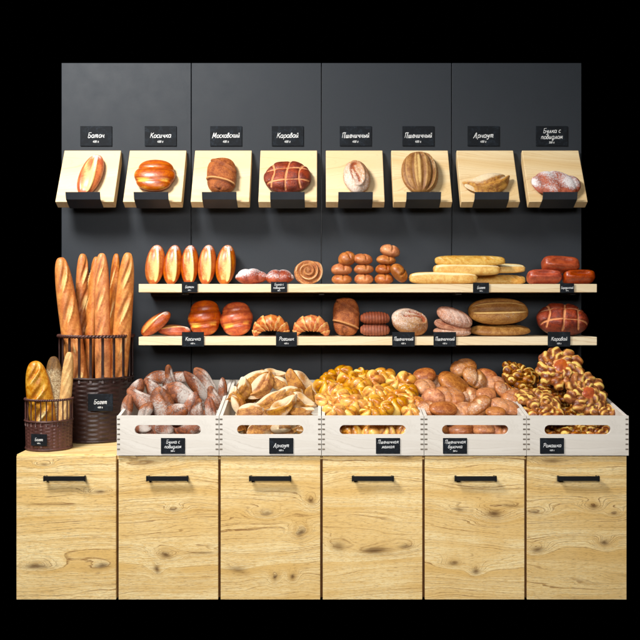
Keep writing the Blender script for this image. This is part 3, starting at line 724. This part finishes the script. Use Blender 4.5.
for i, (px, py, L, h, a, lb) in enumerate(((543.8, 278.4, 33.5, 12, 0, 'glossy red-brown loaf at the lower left of three, upper shelf'), (578.5, 278.4, 31.5, 12, 0, 'glossy red-brown loaf at the lower right of three, upper shelf'), (560, 265, 36.5, 15, -3, 'glossy red-brown loaf lying across two others, upper shelf'))):
    r = math.radians(a); put(me_red[i % 2], 'red_loaf', at(px, py, 3.83), (math.cos(r), .04*i, math.sin(r)), (0, -1, .5), lb, 'bread', 'glossy red loaves', SH1 if i < 2 else None, (L*3.83/F/.155, h*3.83/F/.105, 1.25))

# ================================================================== LOWER SHELF BREADS
me_dl = [baton('loaf', .15, .08, .072, s) for s in (5, 6)]
put(me_dl[1], 'dark_loaf', at(174.5, 330, 3.88), (1, .1, -.03), (0, -.4, 1), 'dark orange loaf lying flat at the left of the lower shelf', 'bread', None, SH2, (.98, .9, .78))
put(me_dl[0], 'dark_loaf', at(156, 322.5, 3.84), (.78, .08, .62), (-.5, -.7, .6), 'dark orange loaf tilted up at the left end of the lower shelf', 'bread', None, SH2, (1.05, .95, .95))
for i, (px, sc) in enumerate(((204.3, (1., 1.0, .9)), (236.8, (.95, 1.0, .9)))):
    put(me_kos[i], 'braided_loaf', at(px, 319, 3.88), (.05, .28, 1), (0, -1, .28), 'round braided orange loaf propped on the lower shelf, '+('left' if i == 0 else 'right')+' one of the pair', 'bread', 'braided loaves on the lower shelf', SH2, (sc[0]*.98, sc[1]*.9, sc[2]))
me_cr = [croissant(1), croissant(2)]
for i, px in enumerate((271, 311)):
    put(me_cr[i], 'croissant', at(px, 330, 3.83), (1, .05-.1*i, 0), (0, .12, 1), 'golden arched croissant on the lower shelf, '+('beside the braided loaf' if i == 0 else 'beside the wrapped brown loaf'), 'croissant', 'croissants on the lower shelf', SH2, (.98, 1, .98))
put(me_mosk, 'wrapped_loaf', at(346, 316, 3.86), (0, .2, 1), (0, -1, .2), 'brown wrapped loaf standing upright on the lower shelf', 'bread', None, SH2, (.94, .96, .95))
me_rib = ribbed(1)
for i, py in enumerate((331, 318.6)):
    put(me_rib, 'ribbed_bun', at(375, py, 3.83), (1, .05*i, 0), (0, -.1, 1), ('lower' if i == 0 else 'upper')+' dark ribbed bun of the stacked pair on the lower shelf', 'bread', 'ribbed buns', SH2 if i == 0 else None, (1, 1, 1.05))
put(floury(7, .165, .13, .115), 'dusted_loaf', at(409.5, 325, 3.83), (1, .1, -.25), (.1, -.75, .6), 'round flour-dusted loaf with a torn cut on the lower shelf', 'bread', None, SH2, (.98, .98, 1))
me_pk = [pinkflat(s) for s in (1, 2)]
for i, (px, py, a, lb) in enumerate(((452, 333.5, -2, 'bottom'), (453, 326, -9, 'middle'), (454.5, 317, -18, 'top'))):
    r = math.radians(a); put(me_pk[i % 2], 'flat_loaf', at(px, py, 3.82), (math.cos(r), .05*i, math.sin(r)), (0, -.12-.22*i, 1), lb+' flat pinkish dusted loaf of the stack of three', 'bread', 'flat dusted loaves', SH2 if i == 0 else None, (1, 1, [.85, .9, 1.25][i]))
put(longloaf(9, .27, .13, .06, 'oval', 2, .2, .2, 2.4), 'oval_loaf', at(500, 330.5, 3.86), (1, 0, 0), (0, -.2, 1), 'low smooth brown oval loaf under the striped one', 'bread', None, SH2, (1., 1, .95))
me_ov2 = finish('striped_oval_loaf', [shape(.22, .165, .12, f_stripes(.165, (1.30, 2.05), .13, .06, .2, .75, .8), 2.3, 2, .7, 72, 80, .015, 20, 5)], B['oval'])
put(me_ov2, 'striped_oval_loaf', at(498, 311.5, 3.86), (1, 0, .02), (0, -.72, .7), 'big striped oval loaf lying on another loaf, lower shelf', 'bread', None, None, (1.22, .86, .82))
put(me_kar, 'scored_round_loaf', at(562.5, 317, 3.84), (1, .0, -.05), (.0, -.8, .55), 'dark red round loaf with a grid of cuts on the lower shelf', 'bread', None, SH2, (1.04, .93, 1.))

# ================================================================== BASKETS
def basket(name, cx, cd, r, h, hw, nst, label, big):
    z0 = CT+.001; e = empty(name, (cx, cd-4, z0)); tag(e, label, 'basket')
    nv = nst*(8 if big else 10); nz = 56 if big else 34; V = []; Fc = []
    mw = M['wicker_dark'] if big else M['wicker']
    for j in range(nz+1):                                           # woven lower wall
        z = .004+hw*j/nz
        for k in range(nv):
            a = 2*PI*k/nv
            wv = math.sin(a*nst/2+PI*(j//2 % 2))
            rr = r*(1-.05*(1-z/h))+(.0032*wv*(1 if (j % 2 == 0) else .0) if big else .0012*wv*(j % 2)+.0022*abs(math.cos(a*nst/2)))
            V.append((rr*math.cos(a), rr*math.sin(a), z))
    for j in range(nz):
        for k in range(nv):
            k2 = (k+1) % nv; Fc.append((j*nv+k, j*nv+k2, (j+1)*nv+k2, (j+1)*nv+k))
    w = mesh_obj('woven_wall', V, Fc, mw, e, smooth=True)
    so = w.modifiers.new('solid', 'SOLIDIFY'); so.thickness = .004; so.offset = -1
    b = MB(); N = 40
    b.tube([(r*.95*math.cos(2*PI*k/N), r*.95*math.sin(2*PI*k/N), .006) for k in range(N)], .006, 8, True)
    for s_ in range(9):
        x = -.8*r+1.6*r*s_/8; y = math.sqrt((.93*r)**2-x*x); b.box(x-.008, x+.008, -y, y, .003, .007)
    b.build('base', mw, e, smooth=False)
    for s_ in range(nst):                                           # stakes
        a = 2*PI*(s_+.3)/nst; b = MB(); ra = r*.985
        b.tube([(ra*math.cos(a), ra*math.sin(a), hw-.02+(h-hw+.02)*t/5) for t in range(6)], .0040 if big else .0026, 6)
        if big:
            a2 = a+.03; b.tube([(ra*math.cos(a2), ra*math.sin(a2), hw-.02+(h-hw+.02)*t/5) for t in range(6)], .0036, 6)
        b.build('stake', mw, e, smooth=True)
    b = MB(); N = 272; tr = .0048 if big else .0032                 # twisted rim: two strands
    for ph in (0, PI):
        b.tube([((r+tr*.8*math.cos(k*2*PI/N*34+ph))*math.cos(2*PI*k/N), (r+tr*.8*math.cos(k*2*PI/N*34+ph))*math.sin(2*PI*k/N), h+tr*.8*math.sin(k*2*PI/N*34+ph)) for k in range(N)], tr, 6, True)
    b.build('rim', M['wicker'], e, smooth=True)
    b = MB(); b.tube([((r+.001)*math.cos(2*PI*k/60), (r+.001)*math.sin(2*PI*k/60), hw) for k in range(60)], .004, 6, True)
    b.build('band', mw, e, smooth=True)
basket('wicker_basket', -.993, 3.827, .160, .452, .273, 20, 'tall dark wicker basket full of long baguettes by the wall', True)
basket('wicker_basket', -1.118, 3.562, .094, .204, .118, 26, 'small brown basket of short breads on the cabinet corner', False)
p = at(100.5, 402.5, 3.655); sign((p.x, p.y, p.z), .105, .072, ONE('Багет'), 'black chalk sign on the front of the tall dark basket', 'black chalk price signs')
p = at(39, 440, 3.462); sign((p.x, p.y+.001, p.z), .070, .047, ONE('Багет'), 'tiny black chalk sign on the small brown basket', 'black chalk price signs', 0, -.22)
me_bg = [longloaf(s, .80, .085, .075, 'baguette', n, .12, 1.3, 3.2, skew=.55, lat=lt) for s, n, lt in ((1, 5, .1), (2, 6, -.2), (3, 5, .3))]
def stick(me, L0, name, top, bot, d0, d1, w, up, label, group, roll=0):
    a = at(top[0], top[1], d0); c = at(bot[0], bot[1], d1); lng = a-c
    s = lng.length/L0
    return put(me, name, (a+c)/2, lng, up, label, 'bread', group, None, (s, w, w))
gb = 'baguettes in the tall basket'
stick(me_bg[1], .8, 'baguette', (82.8, 254), (80, 432), 3.93, 3.88, .78, (.6, -.6, 0), 'darker baguette at the rear left of the tall basket', gb)
stick(me_bg[2], .8, 'baguette', (116.5, 253.5), (112, 432), 3.93, 3.90, .76, (-.7, -.6, 0), 'baguette half hidden behind the rightmost one, tall basket', gb)
stick(me_bg[1], .8, 'baguette', (96.5, 257), (84, 436), 3.87, 3.83, .72, (-.9, -.5, 0), 'slim baguette slanting left behind the central baguette, tall basket', gb)
stick(me_bg[0], .8, 'baguette', (60.5, 257.5), (86, 436), 3.80, 3.76, 1.02, (.1, -1, 0), 'leftmost baguette leaning out over the tall basket rim', gb)
stick(me_bg[1], .8, 'baguette', (101.8, 253.5), (104, 437), 3.78, 3.75, .80, (-.1, -1, 0), 'upright central baguette in the tall basket', gb)
stick(me_bg[2], .8, 'baguette', (128.2, 252.5), (114, 437), 3.79, 3.78, .95, (-.2, -1, 0), 'rightmost baguette in the tall basket, leaning right', gb)
me_gb = longloaf(11, .42, .11, .09, 'golden', 4, .3, 1.4, 2.5, skew=.6, lat=-.1); me_ry = longloaf(12, .42, .085, .075, 'rye', 3, 1.1, .5, 2.6, skew=.5)
me_th = longloaf(13, .42, .05, .045, 'thin', 6, .8, .5, 3)
gs = 'breads in the small basket'
stick(me_ry, .42, 'rye_bread', (53.5, 356.5), (57, 446), 3.60, 3.57, .86, (0, -1, 0), 'floury dark bread standing at the back of the small basket', gs)
stick(me_th, .42, 'thin_bread', (69.5, 352), (61.5, 446), 3.57, 3.56, .98, (0, -1, 0), 'pale thin bread stick leaning right in the small basket', gs)
stick(me_gb, .42, 'golden_bread', (34.5, 361), (47, 447), 3.54, 3.54, .93, (.15, -1, 0), 'thick golden slashed bread leaning left in the small basket', gs)

# ================================================================== CRATES
CW, CF, CB, CD0 = .398, .155, .250, -.612       # width, front height, back height, front face y
CY1 = -.075
cl = ['full of sugar-dusted jam rolls', 'full of cream folded breads', 'heaped with golden rosette rolls', 'full of reddish-brown round buns', 'full of dark flower-shaped pies']
def crate(X, label):
    e = empty('wooden_crate', (X, -.34, CT)); tag(e, 'whitewashed wooden crate '+label, 'crate', 'row of whitewashed crates on the cabinet')
    off = (0, .34, .0005)
    t = .013; w = CW/2
    # front board with a long rounded hand slot
    a, r = .111, .0185; zc = .155-.0545; pts_s = []; pts_o = []
    n = 12
    for side in (0, 1):
        for k in range(n+1):
            an = math.radians(-90+180*k/n+180*side); sx = 1 if side == 0 else -1
            pts_s.append((sx*a+r*math.cos(an), zc+r*math.sin(an)))
            q = k/n
            if q <= .25: x, z = a+(w-a)*q/.25, 0
            elif q <= .75: x, z = w, CF*(q-.25)/.5
            else: x, z = w-(w-a)*(q-.75)/.25, CF
            pts_o.append((x, z) if side == 0 else (-x, CF-z))
    m = len(pts_s); V = []; Fc = []
    for y in (CD0, CD0+t):
        V += [(x, y, z) for x, z in pts_o]+[(x, y, z) for x, z in pts_s]
    for i in range(m):
        j = (i+1) % m
        Fc += [(i, j, m+j, m+i), (2*m+j, 2*m+i, 3*m+i, 3*m+j), (j, i, 2*m+i, 2*m+j), (m+i, m+j, 3*m+j, 3*m+i)]
    fm = [0]*len(Fc)
    for sx in (-1, 1):                               # end grain of the finger joints
        for k in range(7):
            z = .155-.0135-k*.0195; b = len(V); x0, x1 = sorted((sx*(w-.0015), sx*(w-.0125)))
            V += [(x0, CD0-.0006, z-.0030), (x1, CD0-.0006, z-.0030), (x1, CD0-.0006, z+.0030), (x0, CD0-.0006, z+.0030)]
            Fc.append((b, b+1, b+2, b+3)); fm.append(1)
    mesh_obj('front_board', V, Fc, [M['crate'], M['tenon']], e, off, fmat=fm)
    for sx in (-1, 1):
        b = MB(); x0, x1 = sorted((sx*(w-.0005), sx*(w-t)))
        b.prism([(CD0+t+.0005, 0), (CY1-t-.0005, 0), (CY1-t-.0005, CB), (CD0+t+.0005, CF)], x0, x1)
        bevel(b.build('side_board', M['crate'], e, off), .001, 1)
    b = MB(); b.box(-w, w, CY1-t, CY1, 0, CB); bevel(b.build('back_board', M['crate'], e, off), .001, 1)
    b = MB(); b.prism([(CD0+t+.001, .002), (CY1-t-.001, .002), (CY1-t-.001, .10), (CD0+t+.001, .012)], -w+t+.001, w-t-.001)
    b.build('floor_board', M['crate'], e, off)
CX = [-.6+.4*i for i in range(5)]
for i in range(5): crate(CX[i], cl[i])
tags = [(173, TWO('Булка с', 'повидлом'), 'crate of sugar-dusted jam rolls'), (281.3, ONE('Арнаут'), 'crate of cream folded breads'), (388, TWO('Пшеничная', 'мелкая', None), 'crate of golden rosette rolls'),
        (455, TWO('Пшеничная', 'булочка'), 'crate of reddish round buns'), (552, ONE('Ромашка'.replace('ш', 'ш')), 'crate of dark flower pies')]
for px, ln, lb in tags:
    p = at(px, 445.8, 3.386); sign((p.x, CD0-.0025, p.z), .094, .061, ln, 'black chalk sign on the front of the '+lb, 'black chalk price signs')

# ---- contents
def dep(py): return 3.80-(py-377)/(411-377)*.33 if py > 366 else 3.84
def pile(items, meshes, L0, W0, name, kind, where, group, cat='bread', up0=(0, -.78, .62), dd=0.):
    rows = {}
    for it in items:
        rows.setdefault(0 if it[1] < 383 else 1 if it[1] < 394 else 2 if it[1] < 404.5 else 3 if it[1] < 418 else 4, []).append(it)
    rn = ['back row', 'second row', 'third row', 'front row', 'behind the slot']
    on = ['first','second','third','fourth','fifth','sixth','seventh','eighth','ninth','tenth','eleventh']
    i = 0
    for r_ in sorted(rows):
        for j, it in enumerate(sorted(rows[r_])):
            px, py, L, W, ang = it[:5]; d = (it[5] if len(it) > 5 else dep(py))+dd; a = math.radians(ang); i += 1
            rr = random.Random(px*13+py)
            up = Vector(up0)+Vector((rr.uniform(-.3, .3), rr.uniform(-.15, .15), rr.uniform(-.15, .15)))
            k = meshes[i % len(meshes)]
            put(k, name, at(px, py, d), (math.cos(a), rr.uniform(-.25, .25), math.sin(a)), up, '%s %s, %s, %s from left' % (kind, where, rn[r_], on[j]), cat, group, None, (L*d/F/L0, W*d/F/W0, W*d/F/W0))
me_jr = [jamroll(s) for s in range(4)]
pile([(127,407,27,14,80),(142.6,400,36,18,145),(162,404,36,25,105),(156.7,379,28,14,190),(153,388,24,14,130),(170,380,30,13,95),(179,377.5,24,15,170),(181,394,36,24,150),
      (198,387,46,14,131),(205,382,38,19,128),(191,404,27,14,70),(198,410,23,13,80),(210,409,25,13,95),(221.8,389,24,9,90),
      (146,412,24,16,60,3.5),(176,412,28,18,20,3.52),(136,389,24,14,60,3.66),(214,398,24,14,110,3.6),(166,392,28,16,30,3.66),
      (150,430,30,18,160,3.52),(168,431,30,17,10,3.52),(187,431,30,16,170,3.52),(201,430,20,14,60,3.52),(134,431,18,14,110,3.52)],
     me_jr, .17, .075, 'jam_roll', 'long jam roll dusted with sugar', 'in the leftmost crate', 'sugared jam rolls in a crate')
pile([(254.6,381,44,22,25),(273.5,375.5,26,12,-5),(261.4,389,38,23,45),(281,384,24,15,-30),(268,403,44,18,27),(240,405,28,17,108),(284,408,32,17,35),(301,387,38,23,-35),
      (301,403,28,16,-25),(234,396,18,14,60),(311,397,24,16,-60),(288,394,30,18,20,3.62),(250,410,28,16,10,3.5),(300,412,28,14,0,3.5),(244,391,26,18,70,3.68),
      (245,430,20,14,100,3.52),(262,431,34,15,5,3.52),(286,431,34,15,10,3.52),(304,431,22,14,-20,3.52)],
     me_arn, .2, .1, 'folded_bread', 'cream and gold folded bread', 'in the second crate', 'folded breads in a crate')
me_ro = [rosette(s) for s in range(4)]
pile([(326,386.5,19,19,10),(330,377.5,13,13,40),(342,374.5,20,15,35),(348.4,383,19,20,0),(334,394,19,18,80),(363,376,18,14,-20),(361,387,18,18,0),(374,382,18,19,50),(384,377,19,17,0),(386,393,16,16,30),
      (395.6,384,17,17,0),(405,384,20,20,60),(349,396.5,18,17,0),(341,401.5,20,18,30),(355,406,23,19,0),(325.5,403,19,13,-30),(334,412.5,20,15,0),(374,395.5,19,18,0),(371,404,20,16,20),(396,406,20,21,0),(413,402,20,14,-20),
      (370,413,18,13,0),(384.5,411,18,15,30),(398,398,20,14,10),(411,412.5,15,14,0),(362,396,16,15,20,3.66),(386,402,16,15,20,3.60),(340,388,16,15,20,3.74),(408,393,17,16,10),(348,413,16,14,10,3.48),
      (345,431,16,15,0,3.52),(357,431,18,15,20,3.52),(370,431,18,15,0,3.52),(383,431,17,15,50,3.52),(396,431,18,15,10,3.52),(405,431,14,14,0,3.52)],
     me_ro, .066, .067, 'rosette_roll', 'golden lobed rosette roll', 'in the middle crate', 'rosette rolls in a crate', up0=(0, -.7, .7))
me_rb = [bun(s, .13, .11, .068, 'round', [.9, 0, .5][s % 3], [.24, .08, .42][s % 3]) for s in range(3)]
pile([(463.8,368,27,21,20,3.82),(474,378,29,22,-35,3.76),(455,386.6,40,26,-35),(424.4,375.5,23,17,10,3.78),(425.5,388,23,22,0),(449,397,34,22,-10),(433,399,22,22,60),(443,409,29,18,0,3.5),(485.5,377.5,18,22,70,3.82),
      (486,394,20,14,0),(503,391,25,19,-40),(478,406,29,18,35),(505,407,31,18,-15),(495.6,412,20,12,0),(466,396,28,20,0,3.68),(428,409,24,20,0,3.52),(462,411,24,18,20,3.54),(494,384,24,18,0,3.78),(512,398,22,18,30,3.62),(441,384,26,20,0,3.80),
      (450,431,22,17,10,3.52),(470,431,26,17,0,3.52),(491,431,28,17,5,3.52),(505,431,18,15,0,3.52)],
     me_rb, .13, .10, 'round_bun', 'reddish-brown round bun', 'in the fourth crate', 'round buns in a crate', up0=(0, -.6, .8))
def under(ci, meshes, L0, L, nx, ny, name, kind, where, group):
    on = ['first','second','third','fourth','fifth','sixth','seventh']; rn = ['front','middle','rear','rearmost']
    for j in range(ny):
        for i in range(nx):
            rr = random.Random(ci*100+j*10+i); x = CX[ci]+(-.5+(i+.5)/nx)*.35+rr.uniform(-.01, .01)
            f = (j+.5)/ny; y = CD0+.05+f*.43; z = CT+.012+.09*f+.5*L*.42+.028+.02*f
            an = rr.uniform(0, 3.1); s3 = L/L0
            put(meshes[(i+j) % len(meshes)], name, (x, y, z), (math.cos(an), math.sin(an), rr.uniform(-.2, .2)), (rr.uniform(-.3, .3), -.3, 1), '%s %s, buried %s row, %s from left' % (kind, where, rn[j], on[i]), 'bread', group, None, s3)
under(0, me_jr, .17, .13, 4, 3, 'jam_roll', 'sugared jam roll', 'in the leftmost crate', 'sugared jam rolls in a crate')
under(1, me_arn, .2, .15, 4, 3, 'folded_bread', 'folded bread', 'in the second crate', 'folded breads in a crate')
under(2, me_ro, .082, .086, 5, 4, 'rosette_roll', 'rosette roll', 'in the middle crate', 'rosette rolls in a crate')
under(3, me_rb, .13, .12, 4, 3, 'round_bun', 'round bun', 'in the fourth crate', 'round buns in a crate')
me_pie = [pie(1), pie(2)]; me_jf = jamfill()
def flower(k, px, py, d, dia, up, lng, label, jam=False):
    s = dia*d/F/.195; o = put(me_pie[k], 'flower_pie', at(px, py, d), lng, up, label, 'pie', 'flower pies in a crate', None, (s, s, s*1.05))
    if jam:
        j = bpy.data.objects.new('jam_filling', me_jf); link(j, o); j.location = (0, 0, .019)
flower(1, 520.6, 373, 3.78, 39, (.38, -.32, .95), (1, 0, -.4), 'dark pie seen edge-on, top of the leaning stack, rightmost crate')
flower(0, 519, 382.5, 3.76, 39, (.38, -.28, .95), (.9, .4, -.4), 'dark pie seen edge-on, second in the leaning stack, rightmost crate')
flower(1, 522, 392, 3.74, 40, (.30, -.28, .95), (.9, -.4, -.4), 'dark pie seen edge-on, third in the leaning stack, rightmost crate')
flower(0, 538, 401, 3.60, 46, (.16, -.28, .95), (1, 0, -.2), 'dark pie lying edge-on at the crate front, rightmost crate')
flower(1, 543, 412, 3.55, 44, (.05, -.2, .95), (1, .3, 0), 'lowest dark pie lying behind the crate front, rightmost crate')
flower(0, 553, 392, 3.70, 34, (-.3, -.5, .8), (1, .3, 0), 'dark pie partly hidden under the upper jam-centred pie')
flower(1, 601, 409, 3.56, 34, (-.2, -.3, .9), (1, .3, 0), 'dark pie at the right end of the rightmost crate')
flower(0, 575, 430, 3.53, 44, (0, -.3, .9), (1, .3, 0), 'dark pie seen in the middle of the slot, rightmost crate')
flower(0, 590, 411, 3.60, 42, (-.1, -.4, .9), (1, .3, 0), 'dark pie under the lower jam-centred pie, rightmost crate')
flower(1, 568, 409, 3.66, 40, (.1, -.4, .9), (1, -.3, 0), 'dark pie low in the middle of the rightmost crate')
flower(1, 598, 431, 3.53, 40, (0, -.3, .9), (1, .3, 0), 'dark pie behind the right end of the slot, rightmost crate')
flower(0, 551, 431, 3.55, 36, (.1, -.3, .9), (1, .3, 0), 'dark pie behind the left end of the slot, rightmost crate')
flower(0, 560, 368.5, 3.66, 47, (.02, -.80, .58), (1, 0, .2), 'upper dark flower pie with a red jam centre, rightmost crate', True)
flower(1, 585.5, 394, 3.56, 44, (-.12, -.88, .42), (1, .1, -.3), 'lower dark flower pie with a red jam centre, rightmost crate', True)

# ================================================================== LIGHT, WORLD, CAMERA
w = bpy.data.worlds.new('World'); S.world = w; w.use_nodes = True
w.node_tree.nodes['Background'].inputs[0].default_value = (0, 0, 0, 1); w.node_tree.nodes['Background'].inputs[1].default_value = 0
def area(name, loc, target, sx, sy, power, col, spread=180):
    l = bpy.data.lights.new(name, 'AREA'); l.shape = 'RECTANGLE'; l.size = sx; l.size_y = sy; l.energy = power; l.color = col; l.spread = math.radians(spread)
    o = bpy.data.objects.new(name, l); link(o); o.location = loc
    o.rotation_euler = (Vector(target)-Vector(loc)).to_track_quat('-Z', 'Y').to_euler()
area('key_light', (-1.7, -2.0, 3.45), (.0, 0, 1.2), .9, .7, 162, (1, .98, .95))
area('front_light', (0, -3.9, 2.0), (0, -.6, .40), 3.0, .7, 24, (1, .97, .94), 75)
cam = bpy.data.cameras.new('camera'); co = bpy.data.objects.new('camera', cam); link(co)
co.location = (0, -4, EYE); co.rotation_euler = (PI/2, 0, 0)
cam.sensor_width = 36; cam.lens = F/640*36; cam.shift_x = -1.5/640; cam.shift_y = -15/640; cam.clip_end = 60; cam.clip_start = .05
S.camera = co
S.view_settings.view_transform = 'Standard'; S.view_settings.look = 'None'; S.view_settings.exposure = 0; S.view_settings.gamma = 1
S.render.resolution_x = S.render.resolution_y = 1024
